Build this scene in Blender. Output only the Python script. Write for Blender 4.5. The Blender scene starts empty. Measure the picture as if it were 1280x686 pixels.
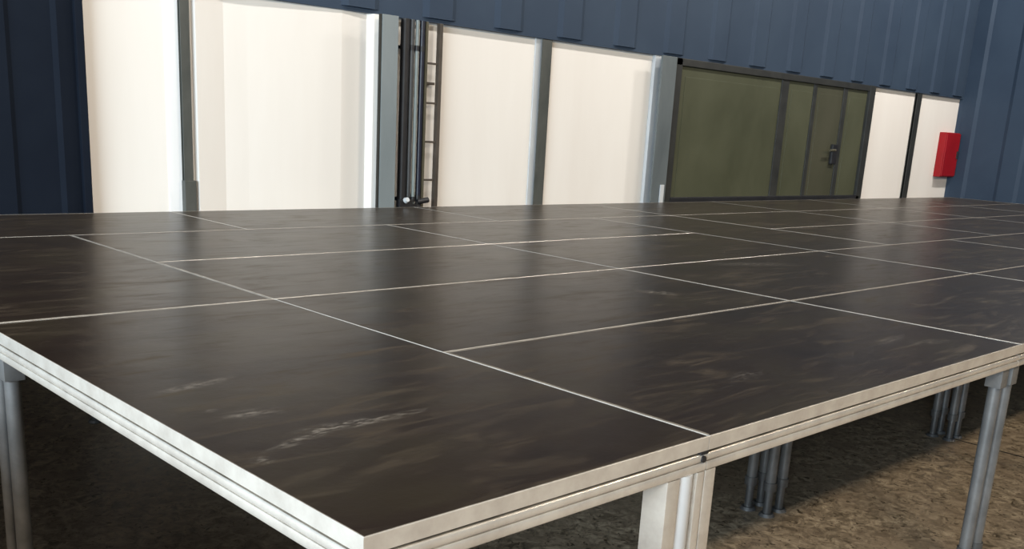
import bpy, bmesh, math, random
from mathutils import Vector, Matrix
random.seed(4)
S = bpy.context.scene
COL = S.collection

# ------------------------------------------------------------------ camera
F, CX, CY = 1237.2484, 659.271, 484.509          # focal length and principal point for a 1280x686 frame
CAM = Vector((-0.916410972, -1.28297302, 0.696569452))
cd = bpy.data.cameras.new('camera'); cam = bpy.data.objects.new('camera', cd); COL.objects.link(cam)
cd.sensor_fit = 'HORIZONTAL'; cd.sensor_width = 36.0; cd.lens = F*36.0/1280
cd.shift_x = (640-CX)/1280; cd.shift_y = (CY-343)/1280
cd.clip_start = 0.05; cd.clip_end = 200
R = Matrix.Rotation(-0.787516616, 4, 'Z') @ Matrix.Rotation(1.30959152, 4, 'X') @ Matrix.Rotation(0.0610279257, 4, 'Z')
cam.matrix_world = Matrix.Translation(CAM) @ R
S.camera = cam

# ------------------------------------------------------------------ light and exposure
S.view_settings.view_transform = 'Standard'; S.view_settings.look = 'None'
S.view_settings.exposure = 0.0; S.view_settings.gamma = 1.0; S.view_settings.use_curve_mapping = False
w = bpy.data.worlds.new('world'); S.world = w; w.use_nodes = True
bg = w.node_tree.nodes['Background']; bg.inputs[0].default_value = (0.80, 0.85, 0.92, 1); bg.inputs[1].default_value = 0.10

def area(name, loc, target, sx, sy, power, colour):
    l = bpy.data.lights.new(name, 'AREA'); l.shape = 'RECTANGLE'; l.size = sx; l.size_y = sy
    l.energy = power; l.color = colour
    o = bpy.data.objects.new(name, l); COL.objects.link(o); o.location = loc
    d = Vector(target)-Vector(loc); o.rotation_euler = d.to_track_quat('-Z', 'Y').to_euler()
    return o
for k, x in enumerate((-0.6, 6.9, 14.3)):          # row of hall lamps in front of the stage
    area('hall_lamp', (x, -4.0, 4.0), (x+0.3, 3.0, 0.6), 1.3, 0.35, (200, 200, 170)[k], (1.0, 0.83, 0.62))
for x, pw in ((0.5, 128), (4.5, 70), (8.5, 160), (12.5, 300)):                    # second row over the stage, near the wall
    area('wall_lamp', (x, 1.6, 5.6), (x, 5.2, 0.6), 1.3, 0.35, pw, (1.0, 0.96, 0.91))
area('gate_daylight', (-7.5, -1.0, 1.95), (0, 0.6, 0.0), 8.5, 1.8, 2000, (0.76, 0.90, 1.0))   # open gate at the left end of the hall

# ------------------------------------------------------------------ materials
def mat(name, col, rough=0.5, metal=0.0, spec=0.5):
    m = bpy.data.materials.new(name); m.use_nodes = True
    b = m.node_tree.nodes['Principled BSDF']
    b.inputs['Base Color'].default_value = (*col, 1); b.inputs['Roughness'].default_value = rough
    b.inputs['Metallic'].default_value = metal; b.inputs['Specular IOR Level'].default_value = spec
    return m
class NT:
    def __init__(s, m): s.t = m.node_tree; s.b = s.t.nodes['Principled BSDF']
    def n(s, typ, **kw):
        x = s.t.nodes.new(typ)
        for k, v in kw.items(): setattr(x, k, v)
        return x
    def l(s, a, b): s.t.links.new(a, b)
    def val(s, x, sock):
        if isinstance(x, (int, float)): sock.default_value = x
        else: s.l(x, sock)
    def math(s, op, a, b=0.0, clamp=False):
        x = s.n('ShaderNodeMath', operation=op, use_clamp=clamp); s.val(a, x.inputs[0]); s.val(b, x.inputs[1]); return x.outputs[0]
    def coords(s, scale=(1, 1, 1), kind='Object'):
        tc = s.n('ShaderNodeTexCoord'); mp = s.n('ShaderNodeMapping'); mp.inputs['Scale'].default_value = scale
        s.l(tc.outputs[kind], mp.inputs['Vector']); return mp.outputs[0]
    def noise(s, vec, scale, detail=4, rough=0.55, dist=0.0):
        x = s.n('ShaderNodeTexNoise'); x.inputs['Scale'].default_value = scale; x.inputs['Detail'].default_value = detail
        x.inputs['Roughness'].default_value = rough; x.inputs['Distortion'].default_value = dist
        s.l(vec, x.inputs['Vector']); return x.outputs[0]
    def ramp(s, fac, stops):
        x = s.n('ShaderNodeValToRGB'); e = x.color_ramp.elements
        while len(e) < len(stops): e.new(0.5)
        for el, (p, c) in zip(e, stops):
            el.position = p; el.color = (*c, 1) if len(c) == 3 else c
        s.l(fac, x.inputs[0]); return x.outputs[0]
    def mix(s, fac, a, b, mode='MIX'):
        x = s.n('ShaderNodeMix', data_type='RGBA', blend_type=mode)
        s.val(fac, x.inputs[0])
        for v, i in ((a, 6), (b, 7)):
            if isinstance(v, tuple): x.inputs[i].default_value = (*v, 1)
            else: s.l(v, x.inputs[i])
        return x.outputs[2]
    def bump(s, h, strength, dist=0.002):
        x = s.n('ShaderNodeBump'); x.inputs['Strength'].default_value = strength; x.inputs['Distance'].default_value = dist
        s.l(h, x.inputs['Height']); s.l(x.outputs[0], s.b.inputs['Normal'])
def g(v): return (v, v, v)

def panel_material():
    m = mat('film_faced_plywood', (0.026, 0.020, 0.015), 0.3, 0, 0.20); t = NT(m)
    geo = t.n('ShaderNodeNewGeometry'); oi = t.n('ShaderNodeObjectInfo')
    off = t.n('ShaderNodeVectorMath', operation='MULTIPLY_ADD')
    comb = t.n('ShaderNodeCombineXYZ')
    for i, k in enumerate((37.0, 91.0, 53.0)): t.l(t.math('MULTIPLY', oi.outputs['Random'], k), comb.inputs[i])
    off.inputs[1].default_value = (1, 1, 1)
    t.l(geo.outputs['Position'], off.inputs[0]); t.l(comb.outputs[0], off.inputs[2])
    def mp(scale, rot=0.0, src=None):
        x = t.n('ShaderNodeMapping'); x.inputs['Scale'].default_value = scale; x.inputs['Rotation'].default_value = (0, 0, rot)
        t.l(src or off.outputs[0], x.inputs['Vector']); return x.outputs[0]
    big = t.noise(mp((0.9, 1.6, 1)), 1.6, 5, 0.6, 0.6)
    base = t.ramp(big, [(0.34, (0.0085, 0.0038, 0.0014)), (0.5, (0.0150, 0.0077, 0.0034)), (0.66, (0.0220, 0.0145, 0.0064))])
    # wiped-off dust: streaks dragged roughly along the boards
    st = t.noise(mp((1.0, 4.5, 1), 0.15), 2.3, 6, 0.62, 1.2)
    st2 = t.noise(mp((1.3, 3.6, 1), -0.5), 3.1, 5, 0.6, 0.8)
    dust = t.math('MULTIPLY', t.ramp(st, [(0.50, g(0)), (0.70, g(1))]), t.ramp(st2, [(0.38, g(0.15)), (0.72, g(1))]))
    c = t.mix(t.math('MULTIPLY', dust, 0.55), base, (0.122, 0.094, 0.064))
    # fine pale scratches
    fine = t.noise(mp((3.0, 34.0, 1), 0.42), 3.0, 3, 0.5, 0.2)
    gate = t.noise(mp((1, 1, 1)), 2.1, 2)
    sc = t.math('MULTIPLY', t.ramp(fine, [(0.69, g(0)), (0.74, g(1))]), t.ramp(gate, [(0.52, g(0)), (0.66, g(1))]))
    c = t.mix(t.math('MULTIPLY', sc, 0.22), c, (0.22, 0.20, 0.17))
    # individual scuffs (place x, y; half lengths; direction; strength)
    marks = [(0.215, 1.035, 0.105, 0.022, 0.25, 0.55), (0.21, 0.74, 0.075, 0.028, -0.15, 0.42), (0.135, 0.81, 0.018, 0.012, 0, 0.45),
             (0.355, 0.548, 0.125, 0.024, -0.08, 0.62), (0.205, 0.515, 0.10, 0.016, 0.30, 0.55), (0.06, 0.44, 0.022, 0.02, 0.3, 0.42),
             (0.52, 0.545, 0.055, 0.014, -0.02, 0.34), (2.58, 1.43, 0.05, 0.09, 0.5, 0.40), (3.92, 1.81, 0.28, 0.06, -0.35, 0.32),
             (2.57, 0.32, 0.12, 0.025, 0.1, 0.30), (1.6, 0.30, 0.10, 0.03, 0.2, 0.18), (2.7, 0.22, 0.10, 0.03, -0.2, 0.26)]
    grit = t.noise(mp((1, 2.6, 1), 0.2, geo.outputs['Position']), 24.0, 5, 0.65, 0.4)
    grit2 = t.noise(mp((4, 14, 1), 0.3, geo.outputs['Position']), 5.0, 3, 0.6, 0.6)
    tex = t.math('MULTIPLY', t.ramp(grit, [(0.42, g(0)), (0.70, g(1))]), t.ramp(grit2, [(0.36, g(0.1)), (0.56, g(1))]))
    tot = None
    for (x, y, a, b, r, s_) in marks:
        v = t.n('ShaderNodeMapping', vector_type='TEXTURE')
        v.inputs['Location'].default_value = (x, y, 0); v.inputs['Rotation'].default_value = (0, 0, r); v.inputs['Scale'].default_value = (a*1.3, b*1.5, 1)
        t.l(geo.outputs['Position'], v.inputs['Vector'])
        ln = t.n('ShaderNodeVectorMath', operation='LENGTH'); t.l(v.outputs[0], ln.inputs[0])
        f = t.math('MULTIPLY', t.math('SUBTRACT', 1.0, ln.outputs['Value'], clamp=True), s_*1.9)
        tot = f if tot is None else t.math('ADD', tot, f)
    sf = t.math('MULTIPLY', tot, tex, clamp=True)
    c = t.mix(sf, c, (0.36, 0.32, 0.27))
    t.l(c, t.b.inputs['Base Color'])
    r = t.math('ADD', 0.28, t.math('MULTIPLY', dust, 0.20)); r = t.math('ADD', r, t.math('MULTIPLY', sf, 0.2)); r = t.math('ADD', r, t.math('MULTIPLY', st2, 0.08))
    t.l(r, t.b.inputs['Roughness'])
    t.b.inputs['Specular Tint'].default_value = (1.0, 0.80, 0.58, 1); t.b.inputs['Sheen Weight'].default_value = 0.03; t.b.inputs['Sheen Roughness'].default_value = 0.2; t.b.inputs['Sheen Tint'].default_value = (1.0, 0.84, 0.68, 1)
    t.bump(t.noise(mp((1, 1, 1)), 7.0, 5, 0.65), 0.22, 0.004)
    return m
M = {}
M['panel'] = panel_material()

def aluminium():
    m = mat('mill_aluminium', (0.72, 0.70, 0.67), 0.36, 0.45); t = NT(m)
    n2 = t.noise(t.coords((1, 1, 1)), 9.0, 5, 0.65)
    geo = t.n('ShaderNodeNewGeometry'); sp = t.n('ShaderNodeSeparateXYZ'); t.l(geo.outputs['True Normal'], sp.inputs[0])
    trod = t.ramp(sp.outputs[2], [(0.93, g(0)), (0.99, g(1))])       # walked-on top flanges are dull and grimy
    c = t.ramp(n2, [(0.3, (0.60, 0.55, 0.49)), (0.62, (0.79, 0.74, 0.67))])
    t.l(t.mix(trod, c, t.ramp(n2, [(0.35, (0.09, 0.072, 0.052)), (0.62, (0.26, 0.225, 0.18))])), t.b.inputs['Base Color'])
    t.l(t.math('SUBTRACT', 0.45, t.math('MULTIPLY', trod, 0.35)), t.b.inputs['Metallic'])
    t.l(t.math('ADD', 0.27, t.math('MULTIPLY', trod, 0.3)), t.b.inputs['Roughness'])
    return m
M['alu'] = aluminium()
def noisy(name, c0, c1, scale, rough, metal=0.0, stretch=(1, 1, 1), bump=0.0, spec=0.5):
    m = mat(name, c0, rough, metal, spec); t = NT(m)
    n = t.noise(t.coords(stretch), scale, 5, 0.6, 0.3)
    t.l(t.ramp(n, [(0.32, c0), (0.68, c1)]), t.b.inputs['Base Color'])
    if bump: t.bump(n, bump, 0.003)
    return m
M['white'] = noisy('cream_painted_wall', (0.76, 0.715, 0.66), (0.82, 0.785, 0.735), 0.9, 0.55, 0, (1.6, 1, 0.25))
M['white_trim'] = noisy('white_painted_steel', (0.84, 0.85, 0.85), (0.88, 0.88, 0.88), 2.0, 0.4)
M['grey_trim'] = noisy('light_grey_steel', (0.46, 0.48, 0.50), (0.55, 0.57, 0.58), 2.0, 0.4)
M['post'] = noisy('dark_grey_steel', (0.045, 0.050, 0.046), (0.075, 0.078, 0.070), 7.0, 0.5, 0, (1, 1, 0.5))
M['steel'] = noisy('grey_blue_painted_steel', (0.17, 0.20, 0.21), (0.22, 0.25, 0.26), 3.0, 0.45, 0, (1, 1, 0.3))
M['jamb'] = noisy('slate_painted_steel', (0.085, 0.10, 0.105), (0.13, 0.15, 0.155), 3.0, 0.45, 0, (1, 1, 0.3))
M['conduit'] = noisy('charcoal_conduit', (0.035, 0.038, 0.040), (0.055, 0.058, 0.060), 4.0, 0.45)
M['black'] = noisy('black_rubber', (0.008, 0.008, 0.010), (0.016, 0.016, 0.018), 8.0, 0.5)
M['pipe'] = noisy('pale_grey_pipe', (0.15, 0.18, 0.175), (0.22, 0.25, 0.245), 4.0, 0.4)
M['navy_pipe'] = noisy('navy_conduit', (0.005, 0.007, 0.018), (0.009, 0.012, 0.028), 4.0, 0.4)
M['olive'] = noisy('olive_brown_steel', (0.055, 0.050, 0.030), (0.085, 0.075, 0.050), 6.0, 0.5)
M['brown'] = noisy('dark_brown_steel', (0.045, 0.036, 0.028), (0.075, 0.060, 0.048), 6.0, 0.5)
M['green'] = noisy('olive_green_paint', (0.050, 0.053, 0.029), (0.078, 0.081, 0.048), 1.3, 0.42, 0, (1, 1, 0.7))
M['green_dark'] = noisy('dark_olive_paint', (0.046, 0.047, 0.027), (0.068, 0.066, 0.042), 1.6, 0.42, 0, (1, 1, 0.5))
M['seal'] = noisy('dark_door_edge', (0.016, 0.017, 0.016), (0.030, 0.031, 0.028), 5.0, 0.5)
M['red'] = noisy('red_lacquer', (0.25, 0.0025, 0.006), (0.31, 0.004, 0.009), 3.0, 0.35, spec=0.3)
M['navy'] = noisy('navy_cladding', (0.026, 0.043, 0.072), (0.034, 0.054, 0.086), 1.2, 0.6, spec=0.25)
M['navy_dark'] = noisy('dark_navy_paint', (0.006, 0.009, 0.016), (0.009, 0.013, 0.021), 1.2, 0.75, spec=0.08)
M['dark_steel'] = noisy('dull_galvanised_steel', (0.12, 0.125, 0.13), (0.2, 0.205, 0.21), 7.0, 0.45, 0.6)

M['leg'] = noisy('shade_darkened_leg', (0.15, 0.155, 0.16), (0.24, 0.245, 0.25), 7.0, 0.4, 0.4)  # leg metal darkened to stand in for the dimness under the decks

def concrete():
    m = mat('mottled_concrete', (0.2, 0.16, 0.11), 0.5, 0, 0.4); t = NT(m)
    v = t.coords((1, 1, 1))
    a = t.noise(v, 2.2, 5, 0.6, 1.4); b = t.noise(v, 17.0, 6, 0.72, 0.9); c = t.noise(v, 30.0, 3, 0.6, 1.0)
    col = t.ramp(b, [(0.36, (0.11, 0.088, 0.060)), (0.5, (0.33, 0.265, 0.185)), (0.64, (0.56, 0.46, 0.33))])
    col = t.mix(t.ramp(a, [(0.40, g(0)), (0.62, g(0.6))]), col, (0.27, 0.21, 0.15))
    col = t.mix(t.ramp(c, [(0.60, g(0)), (0.66, g(0.85))]), col, (0.05, 0.036, 0.022))
    t.l(col, t.b.inputs['Base Color'])
    t.l(t.ramp(b, [(0.3, g(0.30)), (0.7, g(0.55))]), t.b.inputs['Roughness'])
    t.bump(b, 0.05, 0.003)
    return m
M['concrete'] = concrete()
M['roof'] = noisy('dark_roof_sheet', (0.020, 0.024, 0.030), (0.028, 0.032, 0.040), 1.0, 0.8)

# ------------------------------------------------------------------ helpers
def mesh_from(bm, name, m, smooth_angle=None):
    me = bpy.data.meshes.new(name); bmesh.ops.recalc_face_normals(bm, faces=bm.faces); bm.to_mesh(me); bm.free()
    me.materials.append(m)
    if smooth_angle is not None:
        for p in me.polygons: p.use_smooth = True
        try: me.set_sharp_from_angle(angle=math.radians(smooth_angle))
        except Exception: pass
    return me
def obj(name, me, parent=None, loc=(0, 0, 0), rotz=0.0):
    o = bpy.data.objects.new(name, me); COL.objects.link(o); o.location = loc; o.rotation_euler = (0, 0, rotz)
    if parent is not None: o.parent = parent
    return o
def tag(o, label=None, cat=None, group=None, kind=None):
    for k, v in (('label', label), ('category', cat), ('group', group), ('kind', kind)):
        if v: o[k] = v
    return o
def empty(name, loc, label=None, cat=None, group=None, kind=None):
    o = bpy.data.objects.new(name, None); COL.objects.link(o); o.location = loc; o.empty_display_size = 0.1
    return tag(o, label, cat, group, kind)
def box(bm, x0, x1, y0, y1, z0, z1, bevel=0.0):
    r = bmesh.ops.create_cube(bm, size=1.0); vs = r['verts']
    for v in vs:
        v.co = Vector((x0+(v.co.x+.5)*(x1-x0), y0+(v.co.y+.5)*(y1-y0), z0+(v.co.z+.5)*(z1-z0)))
    if bevel:
        es = list({e for v in vs for e in v.link_edges})
        bmesh.ops.bevel(bm, geom=es, offset=bevel, segments=2, profile=0.7, affect='EDGES')
def cyl(bm, p0, p1, r0, r1=None, seg=20):
    p0, p1 = Vector(p0), Vector(p1); d = p1-p0
    mtx = Matrix.Translation((p0+p1)/2) @ d.to_track_quat('Z', 'Y').to_matrix().to_4x4()
    bmesh.ops.create_cone(bm, cap_ends=True, segments=seg, radius1=r0, radius2=r0 if r1 is None else r1, depth=d.length, matrix=mtx)
def boxes(name, m, parent, lst, bevel=0.0):
    bm = bmesh.new()
    for b in lst: box(bm, *b, bevel)
    return obj(name, mesh_from(bm, name, m), parent)
def tube(name, m, parent, lst, seg=20):
    bm = bmesh.new()
    for p0, p1, r in lst: cyl(bm, p0, p1, r, seg=seg)
    return obj(name, mesh_from(bm, name, m, 40), parent)
def X(x, Y):
    "x on the line of sight that meets the plane y = 5.12 at x, taken at y = Y"
    return CAM.x+(x-CAM.x)*(Y-CAM.y)/(5.12-CAM.y)

FLOOR = -1.0
WY = 5.22          # face of the back wall
XR = 14.32         # face of the right-hand wall
TOP = 1.44         # underside of the upper cladding
# ------------------------------------------------------------------ the setting
def cladding(bm, x0, x1, y, z0, z1, pitch, depth, axis='x'):
    "trapezoidal sheet: ribs run upright"
    pts = []; u = x0
    while u < x1-1e-6:
        for du, dd in ((0, 0), (pitch*.55, 0), (pitch*.62, depth), (pitch*.93, depth)):
            if u+du <= x1: pts.append((u+du, dd))
        u += pitch
    pts.append((x1, 0))
    prev = None
    for u_, d_ in pts:
        if axis == 'x': a, b = (u_, y-d_, z0), (u_, y-d_, z1)
        else: a, b = (y-d_, u_, z0), (y-d_, u_, z1)
        va, vb = bm.verts.new(a), bm.verts.new(b)
        if prev: bm.faces.new((prev[0], va, vb, prev[1]))
        prev = (va, vb)
def struct(o): o['kind'] = 'structure'; return o
struct(boxes('floor', M['concrete'], None, [(-9, XR+.2, -9, WY+.25, FLOOR-.2, FLOOR)]))
struct(boxes('trim_1', M['seal'], None, [(4.99, 5.005, -8, 0.95, FLOOR, FLOOR+.001), (2.0, 14, -2.405, -2.39, FLOOR, FLOOR+.001)]))
struct(boxes('wall_back', M['white'], None, [(-9, XR+.2, WY, WY+.25, FLOOR, 6.2)]))
bm = bmesh.new(); cladding(bm, -9, XR, WY-.05, TOP, 6.1, 0.75, 0.022); box(bm, -9, XR, WY-.05, WY-.001, TOP-.03, TOP)
struct(obj('wall_upper', mesh_from(bm, 'wall_upper', M['navy'])))
bm = bmesh.new(); box(bm, XR, XR+.2, -9, WY, FLOOR, 6.2); cladding(bm, -9, WY-.06, XR-.001, FLOOR, 6.1, 0.75, 0.022, 'y')
struct(obj('wall_right', mesh_from(bm, 'wall_right', M['navy'])))
struct(boxes('ceiling', M['roof'], None, [(-9, XR+.2, -9, WY+.25, 6.2, 6.35)]))

struct(boxes('light_blocker_left', M['white_trim'], None, [(-1.78, -1.62, -4.5, WY, FLOOR, 0.22)], 0.01))     # added unseen partition, keeps low daylight off the floor under the stage

# plain navy sliding gate closing the bay at the left
d2 = struct(empty('door_2', (0, 0, 0)))
bm = bmesh.new(); cladding(bm, -6, X(1.545, 5.14)-.05, 5.15, FLOOR+.03, 3.2, 0.42, 0.018); box(bm, -6, X(1.545, 5.14)-.05, 5.152, 5.19, FLOOR+.03, 3.2)
obj('door_leaf', mesh_from(bm, 'door_leaf', M['navy_dark']), d2)
boxes('door_frame', M['navy_dark'], d2, [(X(1.545, 5.14)-.05, X(1.545, 5.14), 5.12, 5.20, FLOOR+.03, 3.2)], 0.006)

# upright sheet-metal strips on the white wall; the sloped ones are shaped for shading
bm = bmesh.new()
xa, xb = X(3.37, WY), X(3.70, WY)
vs = [(xa-.75, WY), (xa, WY-.03), (xb-.115, WY-.012), (xb-.105, WY-.012), (xb-.07, WY-.06), (xb, WY-.075), (xb, WY)]  # slope shaped to fall into shade, then a strip turned to the daylight
lo = [bm.verts.new((x, y, FLOOR)) for x, y in vs]; hi = [bm.verts.new((x, y, TOP-.03)) for x, y in vs]
for i in range(len(vs)-1): bm.faces.new((lo[i], lo[i+1], hi[i+1], hi[i]))
bm.faces.new(hi)
struct(obj('trim_2', mesh_from(bm, 'trim_2', M['white'])))
bm = bmesh.new()
vs = [(X(2.235, WY), WY), (X(2.24, WY), WY-.05), (X(2.46, WY), WY)]  # wedge added beside the post, its slope turned from the daylight for shading
lo = [bm.verts.new((x, y, FLOOR)) for x, y in vs]; hi = [bm.verts.new((x, y, TOP-.03)) for x, y in vs]
for i in range(2): bm.faces.new((lo[i], lo[i+1], hi[i+1], hi[i]))
bm.faces.new(hi)
struct(obj('shading_wedge', mesh_from(bm, 'shading_wedge', M['white'])))
struct(boxes('trim_3', M['white_trim'], None, [(X(2.05, WY), X(2.16, WY), WY-.008, WY, FLOOR, TOP-.03)], 0.003))
struct(boxes('trim_4', M['grey_trim'], None, [(X(6.95, WY), X(7.09, WY), WY-.04, WY, FLOOR, TOP-.03)], 0.01))
struct(boxes('trim_5', M['grey_trim'], None, [(X(5.35, WY), X(5.45, WY), WY-.014, WY, FLOOR, TOP-.03)], 0.004))

# olive folding door
d1 = tag(struct(empty('door_1', (X(7.42, 5.16), 5.16, FLOOR))), 'olive green folding steel door behind the stage', None)
def dpart(name, m, lst, bevel=0.0, parent=d1):
    o = boxes(name, m, None, lst, bevel); o.parent = parent
    par = d1.location if parent is d1 else Vector((0, 0, 0))
    o.data.transform(Matrix.Translation(-d1.location)); return o
def leaf(xa, xb, m):
    a, b = X(xa, 5.16), X(xb, 5.16)
    bm = bmesh.new(); box(bm, a, b, 5.16, 5.20, FLOOR+.06, TOP-.10, 0.008)
    # pressed field inside a flat border
    if b-a > 0.4: box(bm, a+.06, b-.06, 5.155, 5.165, FLOOR+.16, TOP-.2, 0.004)
    me = mesh_from(bm, 'door_leaf', m); me.transform(Matrix.Translation(-d1.location))
    o = obj('door_leaf', me, d1); return o
leaf(7.435, 9.29, M['green']); leaf(9.45, 10.00, M['green']); leaf(10.07, 10.71, M['green_dark']); lf = leaf(10.80, 11.33, M['green'])
for a, b, m in ((9.295, 9.445, 'seal'), (10.0, 10.07, 'seal'), (10.71, 10.80, 'seal')):
    o = dpart('hinge_post', M[m], [(X(a, 5.15), X(b, 5.15), 5.145, 5.20, FLOOR+.03, TOP-.10)], 0.006)
dpart('bottom_seal', M['black'], [(X(7.42, 5.14), X(11.42, 5.14), 5.12, 5.19, FLOOR, 0.035)], 0.01)
dpart('door_frame', M['seal'], [(X(11.34, 5.14), X(11.475, 5.14), 5.12, 5.21, FLOOR, TOP-.03), (X(7.33, 5.14), X(7.425, 5.14), 5.13, 5.21, FLOOR, TOP-.03),
                                (X(7.33, 5.14), X(11.475, 5.14), 5.13, 5.21, TOP-.10, TOP-.03)], 0.006)
lk = dpart('lock_case', M['black'], [(X(10.60, 5.13), X(10.72, 5.13), 5.115, 5.16, .42, .66)], 0.012)
bm = bmesh.new(); cyl(bm, (X(10.64, 5.1), 5.12, .59), (X(10.64, 5.1), 5.07, .59), .014); cyl(bm, (X(10.64, 5.1)+.01, 5.075, .59), (X(10.64, 5.1)-.13, 5.075, .585), .014)
me = mesh_from(bm, 'lever_handle', M['olive'], 40); me.transform(Matrix.Translation(-d1.location)); obj('lever_handle', me, lk)

# ------------------------------------------------------------------ stage decks
PROF = [(0.0015, 0.0), (0.0, -0.0015), (0.0, -0.0355), (0.0012, -0.0365), (0.022, -0.0368), (0.022, -0.0432), (0.0045, -0.0435)]
for k in range(1, 9):
    a = math.pi*k/9; PROF.append((0.0045-0.0045*math.sin(a), -0.0435-0.0205*(1-math.cos(a))/2))
PROF.append((0.0055, -0.0650))
for k in range(1, 9):
    a = math.pi*k/9; PROF.append((0.0035-0.0032*math.sin(a), -0.0650-0.0230*(1-math.cos(a))/2))
PROF += [(0.004, -0.0880), (0.030, -0.0880), (0.030, -0.0165)]
RAILS = {}
def rail_mesh(L, fl):
    key = (round(L, 3), fl)
    if key in RAILS: return RAILS[key]
    bm = bmesh.new(); pr = PROF+[(fl, -0.0165), (fl, 0.0)]
    a = [bm.verts.new((-L/2+o, o, z)) for o, z in pr]; b = [bm.verts.new((L/2-o, o, z)) for o, z in pr]
    n = len(pr)
    for i in range(n): bm.faces.new((a[i], a[(i+1) % n], b[(i+1) % n], b[i]))
    bm.faces.new(a); bm.faces.new(list(reversed(b)))
    RAILS[key] = mesh_from(bm, 'edge_rail', M['alu'], 32); return RAILS[key]
PANELS = {}
def panel_mesh(w_, d_, fls):
    key = (round(w_, 3), round(d_, 3), fls)
    if key in PANELS: return PANELS[key]
    f, r, b, l = fls; bm = bmesh.new()
    box(bm, -w_/2+l+.0006, w_/2-r-.0006, -d_/2+f+.0006, d_/2-b-.0006, -0.0155, -0.0006, 0.0006)
    PANELS[key] = mesh_from(bm, 'deck_panel', M['panel']); return PANELS[key]
def leg_meshes():
    bm = bmesh.new(); cyl(bm, (0, 0, -.87), (0, 0, -.0165), .024)
    box(bm, -.03, .03, -.03, .03, -.17, -.0166, .003)
    leg = mesh_from(bm, 'leg', M['leg'], 35)
    bm = bmesh.new(); cyl(bm, (0, 0, -.985), (0, 0, -.84), .019); cyl(bm, (0, 0, -1.0), (0, 0, -.985), .038, .030); cyl(bm, (0, 0, -.875), (0, 0, -.835), .030)
    foot = mesh_from(bm, 'levelling_foot', M['dark_steel'], 35)
    return leg, foot
LEG, FOOT = leg_meshes()
# extruded corner legs seen at the front seam: square profile, round tube in the slot, narrow flange
bm = bmesh.new(); box(bm, -.0265, .0205, -.0385, .0315, -1.0+.012, -.0885, .003)
box(bm, .0885, .1155, -.0385, -.012, -1.0+.012, -.0885, .002); box(bm, .0, .113, .016, .029, -1.0+.012, -.0885, .002)
CORNER = mesh_from(bm, 'leg', M['alu'], 35)
bm = bmesh.new(); cyl(bm, (.0545, -.0135, -.99), (.0545, -.0135, -.0885), .0295, seg=32)
M['bright'] = noisy('light_whitened_tube', (0.66, 0.68, 0.70), (0.76, 0.77, 0.78), 4.0, 0.35, 0.3)  # tube colour whitened in place of daylight that the leg profile blocks
CTUBE = mesh_from(bm, 'leg_tube', M['bright'], 35)
bm = bmesh.new(); box(bm, -.020, .022, -.0385, .02, -1.0+.012, -.0885, .003)
POST = mesh_from(bm, 'leg', M['alu'], 35)
bm = bmesh.new(); box(bm, -.019, .03, -.04, .03, -1.0, -.986, .002)
PLATE = mesh_from(bm, 'foot_plate', M['dark_steel'])
GAP = 0.0011
def deck(x0, y0, w_, d_, label, fls=(.013, .013, .013, .013), group=None, legs=('n', 'n', 'n', 'n')):
    cx, cy = x0+w_/2, y0+d_/2; W, D = w_-2*GAP, d_-2*GAP
    t = empty('stage_deck', (cx, cy, FLOOR), label, 'stage deck', group)
    Z = -FLOOR
    obj('deck_panel', panel_mesh(W, D, fls), t, (0, 0, Z))
    for i, (L, dist, rot) in enumerate(((W, D/2, 0), (D, W/2, math.pi/2), (W, D/2, math.pi), (D, W/2, -math.pi/2))):
        n = Vector((math.sin(rot), -math.cos(rot), 0))
        obj('edge_rail', rail_mesh(L, fls[i]), t, (n.x*dist, n.y*dist, Z), rot)
    for kind, (sx, sy) in zip(legs, ((-1, -1), (1, -1), (1, 1), (-1, 1))):
        px, py = sx*(W/2-.05), sy*(D/2-.05)
        if kind == 'n':
            l = obj('leg', LEG, t, (px, py, Z)); obj('levelling_foot', FOOT, l)
        elif kind == 'corner':
            l = obj('leg', CORNER, t, (W/2-.1185, -D/2+.0400, Z)); obj('leg_tube', CTUBE, l); obj('foot_plate', PLATE, l)
        elif kind == 'post':
            l = obj('leg', POST, t, (-W/2+.0205, -D/2+.0400, Z)); obj('foot_plate', PLATE, l)
    return t
T, N_, K = .011, .002, .006
G = 'aluminium framed stage decks'
dk = {}
dk['a'] = deck(0, 0, 1, 2, 'nearest corner stage deck, dark brown with white scuff marks and a bright left edge', (.004, .0015, T, .004), G, ('n', 'corner', '', 'n'))
dk['b'] = deck(1, 0, 2, 1, 'dark front stage deck right of the scuffed corner deck, beside the square seam post', (.004, K, T, .012), G, ('post', 'n', 'n', 'n'))
dk['c'] = deck(1, 1, 2, 1, 'stage deck directly behind the front deck that adjoins the scuffed corner deck', (K, K, .009, .0015), G, ('n', 'n', 'n', ''))
dk['d'] = deck(0, 2, 1, 2, 'stage deck behind the scuffed corner deck, at the left edge of the stage', (T, .009, N_, .004), G, ('n', '', '', 'n'))
dk['e'] = deck(3, 0, 2, 1, 'nearest of the front-row stage decks cut off by the right side of the photo', (.006, K, T, K), G)
dk['f'] = deck(3, 1, 2, 1, 'stage deck with a pale smear, in the second row beside the diagonal cross seam', (K, K, K, T), G)
ordn = ['first', 'second', 'third', 'fourth', 'fifth', 'sixth', 'seventh', 'eighth', 'ninth']
rows = {1: ('front row', 0), 2: ('second row', 1), 3: ('third row', 2), 4: ('fourth row', 3)}
for y in (0, 1):
    for i, x in enumerate((5, 7, 9, 11)):
        deck(x, y, 2, 1, '%s stage deck, %s to the right of the %s' % (
            ('front-row', 'second-row')[y], ordn[i], ('nearest cut-off deck', 'deck with the pale smear')[y]), (K, K, K, K), G)
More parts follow.
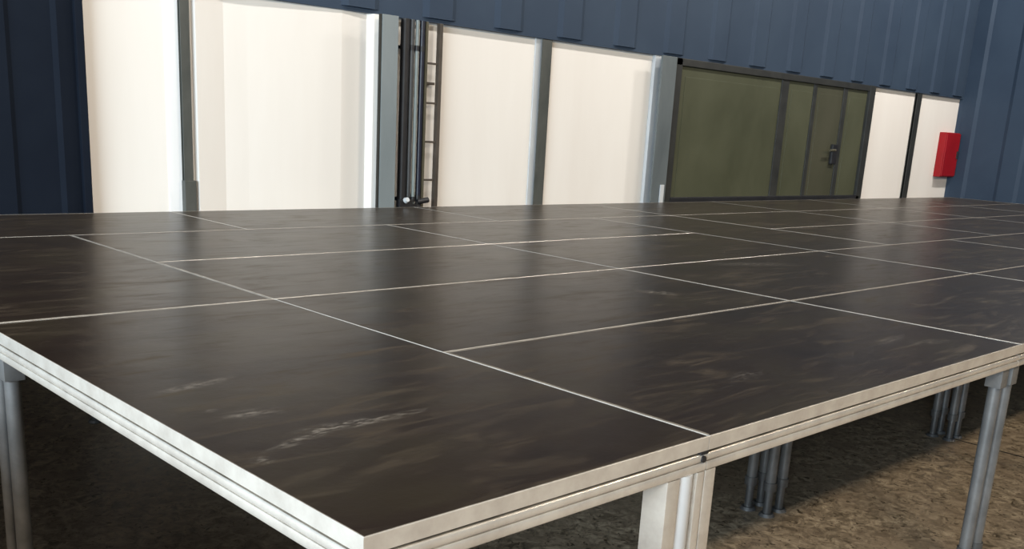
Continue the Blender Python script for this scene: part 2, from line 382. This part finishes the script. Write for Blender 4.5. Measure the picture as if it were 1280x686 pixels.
deck(13, 0, 1, 2, 'short stage deck at the right-hand wall, in the two front rows', (K, K, K, K), G)
for y in (2, 3):
    rn = ('third', 'fourth')[y-2]
    deck(1, y, 2, 1, 'hazy %s-row stage deck beside the left edge deck' % rn, ((.009, N_, .009, .009) if y == 2 else (.009, N_, N_, N_)), G, ('', 'n', 'n', '' if y == 2 else 'n'))
    deck(3, y, 2, 1, '%s-row stage deck just left of the turned deck' % rn, (K, K, K, N_), G)
    for i, x in enumerate((6, 8, 10, 12)):
        deck(x, y, 2, 1, '%s-row stage deck, %s to the right of the turned deck' % (rn, ordn[i]), (K, K, K, T if x == 6 else N_), G)
deck(5, 2, 1, 2, 'turned stage deck lying lengthwise before the olive door, left of the long bright seam', (N_, T, N_, N_), G)
spots = ['at the left end of the wall', 'below the grey column and cable ladder', 'below the slim post mid-wall', 'below the left jamb of the olive door',
         'below the wide leaf of the olive door', 'below the narrow leaves of the olive door', 'below the red cabinet at the right end']
for i in range(7):
    deck(2*i, 4, 2, 1, 'last-row stage deck by the wall, ' + spots[i], (K, N_, .006, N_), G)
# dark bolts in the seam of the front decks
bm = bmesh.new(); cyl(bm, (.4825, -1.003, .945), (.4825, -.985, .945), .0085); box(bm, .470, .4995, -1.001, -.99, .9565, .9635, .001)
o = obj('seam_bolt', mesh_from(bm, 'seam_bolt', M['black'], 40), dk['a']); o['label'] = 'black bolt at the seam'

# ------------------------------------------------------------------ posts, column, pipes on the wall
ZT = TOP-.035
def post(x0, x1, label, socket=None, y0=5.175, m='post'):
    a, b = X(x0, y0), X(x1, y0); cx = (a+b)/2; hw = (b-a)/2
    t = empty('wall_post', (cx, (y0+WY)/2, FLOOR), label, 'post')
    hd = (WY-y0)/2-.002; Z = -FLOOR
    bm = bmesh.new(); f = .008   # H section: two flanges and a web
    box(bm, -hw, hw, -hd, -hd+f, 0, ZT+Z, .002); box(bm, -hw, hw, hd-f, hd, 0, ZT+Z, .002); box(bm, -.007, .007, -hd+f, hd-f, 0, ZT+Z)
    obj('post_shaft', mesh_from(bm, 'post_shaft', M[m]), t)
    if socket:
        bm = bmesh.new(); box(bm, -hw-socket[0], hw+socket[1], -hd-.012, hd, 0, .185+Z, .006)
        obj('base_sleeve', mesh_from(bm, 'base_sleeve', M['post']), t)
    bm = bmesh.new(); box(bm, -hw-.04, hw+.04, -hd-.018, hd, 0, .012, .002); obj('base_plate', mesh_from(bm, 'base_plate', M[m]), t)
    return t
post(2.162, 2.225, 'dark slim wall post with a thicker sleeve at its foot, leftmost on white wall', (.004, .014))
post(5.445, 5.565, 'dark worn slim post on the white wall between the cable ladder and olive door')
post(12.725, 12.86, 'dark thin post on the white wall between the olive door and red cabinet', m='seal')

t = empty('steel_column', (X(3.83, 5.06), 5.12, FLOOR), 'thick grey-blue steel column left of the pipes and cable ladder', 'column')
def local(o, t): o.data.transform(Matrix.Translation(-t.location)); o.parent = t; return o
local(boxes('column_flange', M['steel'], None, [(X(3.745, 5.04), X(3.895, 5.04), 5.035, 5.055, FLOOR, ZT)], .003), t)
local(boxes('column_flange', M['seal'], None, [(X(3.72, 5.19), X(3.89, 5.19), 5.19, WY-.002, FLOOR, ZT)], .003), t)
local(boxes('gap_shadow_strip', M['seal'], None, [(X(3.716, 5.05), X(3.747, 5.05), 5.04, 5.054, FLOOR, ZT)], .003), t)  # dark strip put in for the shadowed gap beside the flange
local(boxes('column_web', M['seal'], None, [(X(3.83, 5.06)-.012, X(3.83, 5.06)+.012, 5.055, 5.19, FLOOR, ZT)]), t)
local(boxes('base_plate', M['steel'], None, [(X(3.70, 5.06), X(3.895, 5.06), 5.012, WY-.002, FLOOR, FLOOR+.02)], .003), t)

def pipe(x, r, y, m, label, name, clamps, cat):
    t = empty(name, (X(x, y), y, FLOOR), label, cat)
    bm = bmesh.new(); cyl(bm, (0, 0, 0), (0, 0, ZT-FLOOR), r, seg=24); obj('pipe_run', mesh_from(bm, 'pipe_run', M[m], 40), t)
    for z in clamps:
        bm = bmesh.new(); cyl(bm, (0, 0, z-.02-FLOOR), (0, 0, z+.02-FLOOR), r+.003, seg=24); box(bm, -.012, .012, r, WY-.002-y, z-.012-FLOOR, z+.012-FLOOR)
        obj('clamp', mesh_from(bm, 'clamp', M['black'], 40), t)
    return t
pipe(3.962, .034, 5.13, 'black', 'black cable duct running up beside the grey-blue column', 'cable_duct', (.05, 1.2), 'duct')
pipe(4.029, .020, 5.13, 'conduit', 'charcoal upright conduit between the black duct and thin pale pipe', 'conduit_pipe', (.05, 1.2), 'pipe')
pipe(4.079, .0145, 5.12, 'pipe', 'thin pale grey upright pipe beside the navy conduit', 'drain_pipe', (.05, 1.2), 'pipe')
pipe(4.1275, .0205, 5.13, 'navy_pipe', 'dark navy upright conduit next to the cable ladder', 'conduit_pipe', (.06, 1.2), 'pipe')
# bracket with a pale cap at the foot of the duct
t = empty('pipe_bracket', (X(3.99, 5.04), 5.03, FLOOR), 'black bracket with a pale cap at the foot of the pipes', 'bracket')
bm = bmesh.new(); box(bm, -.05, .05, 0, .02, .0, 1.03, .004); box(bm, -.055, .075, -.012, .02, .985, 1.055, .006); obj('bracket_arm', mesh_from(bm, 'bracket_arm', M['black']), t)
bm = bmesh.new(); cyl(bm, (.0, -.015, 1.05), (.0, -.04, 1.06), .024, .018); obj('pale_cap', mesh_from(bm, 'pale_cap', M['grey_trim'], 40), t)
bm = bmesh.new(); cyl(bm, (.13, .01, 1.035), (.24, .01, 1.05), .022); box(bm, .12, .16, -.0, .02, 0, 1.04, .006); box(bm, .07, .13, .002, .018, 1.0, 1.02); obj('cable_gland', mesh_from(bm, 'cable_gland', M['black'], 40), t)

t = empty('cable_ladder', (X(4.26, 5.14), 5.14, FLOOR), 'narrow upright cable ladder with thin rungs, right of the pipes', 'cable ladder')
def cl(name, m, x0, x1, z0, z1, y0=5.12, y1=5.16):
    return local(boxes(name, M[m], None, [(X(x0, 5.12), X(x1, 5.12), y0, y1, z0, z1)], .003), t)
cl('ladder_rail', 'olive', 4.166, 4.188, FLOOR, ZT); cl('ladder_rail', 'brown', 4.302, 4.335, FLOOR, ZT)
for z in (-.7, -.4, -.1, .2, .5, .8, 1.1):
    cl('rung', 'brown', 4.188, 4.302, z-.008, z+.008, 5.13, 5.15)
for z in (-.8, .95):
    cl('wall_bracket', 'brown', 4.20, 4.29, z-.01, z+.01, 5.15, WY-.002)

# grey-blue jamb column of the olive door
t = empty('steel_column', (X(7.2, 5.1), 5.12, FLOOR), 'grey-blue steel column at the left jamb of the olive door', 'column')
local(boxes('column_flange', M['jamb'], None, [(X(7.10, 5.08), X(7.33, 5.08), 5.07, 5.09, FLOOR, ZT)], .003), t)
local(boxes('column_web', M['seal'], None, [(X(7.2, 5.1)-.012, X(7.2, 5.1)+.012, 5.09, 5.195, FLOOR, ZT)]), t)
local(boxes('column_flange', M['jamb'], None, [(X(7.12, 5.19), X(7.31, 5.19), 5.195, WY-.002, FLOOR, ZT)], .003), t)
o = local(boxes('glint_strip', M['grey_trim'], None, [(X(7.255, 5.06), X(7.315, 5.06), 5.055, 5.068, FLOOR, .17)], .004), t); o['label'] = 'pale strip standing for a glint'  # pale strip put in as the glint at the column foot

# red cabinet
t = empty('fire_hose_cabinet', (14.07, 5.16, .285), 'red fire cabinet mounted on the white wall at the far right', 'fire cabinet')
xa, xb = X(13.86, 5.10), 14.29
def rc(name, m, lst, bev=.0, par=None):
    o = boxes(name, M[m], None, lst, bev); o.data.transform(Matrix.Translation(-t.location)); o.parent = par or t; return o
rc('cabinet_body', 'red', [(xa, xb, 5.115, WY-.002, .285, .92)], .008)
dr = rc('cabinet_door', 'red', [(xa+.012, xb-.012, 5.097, 5.117, .30, .905)], .006)
rc('handle', 'black', [(xb-.07, xb-.045, 5.08, 5.098, .55, .66)], .004, dr)
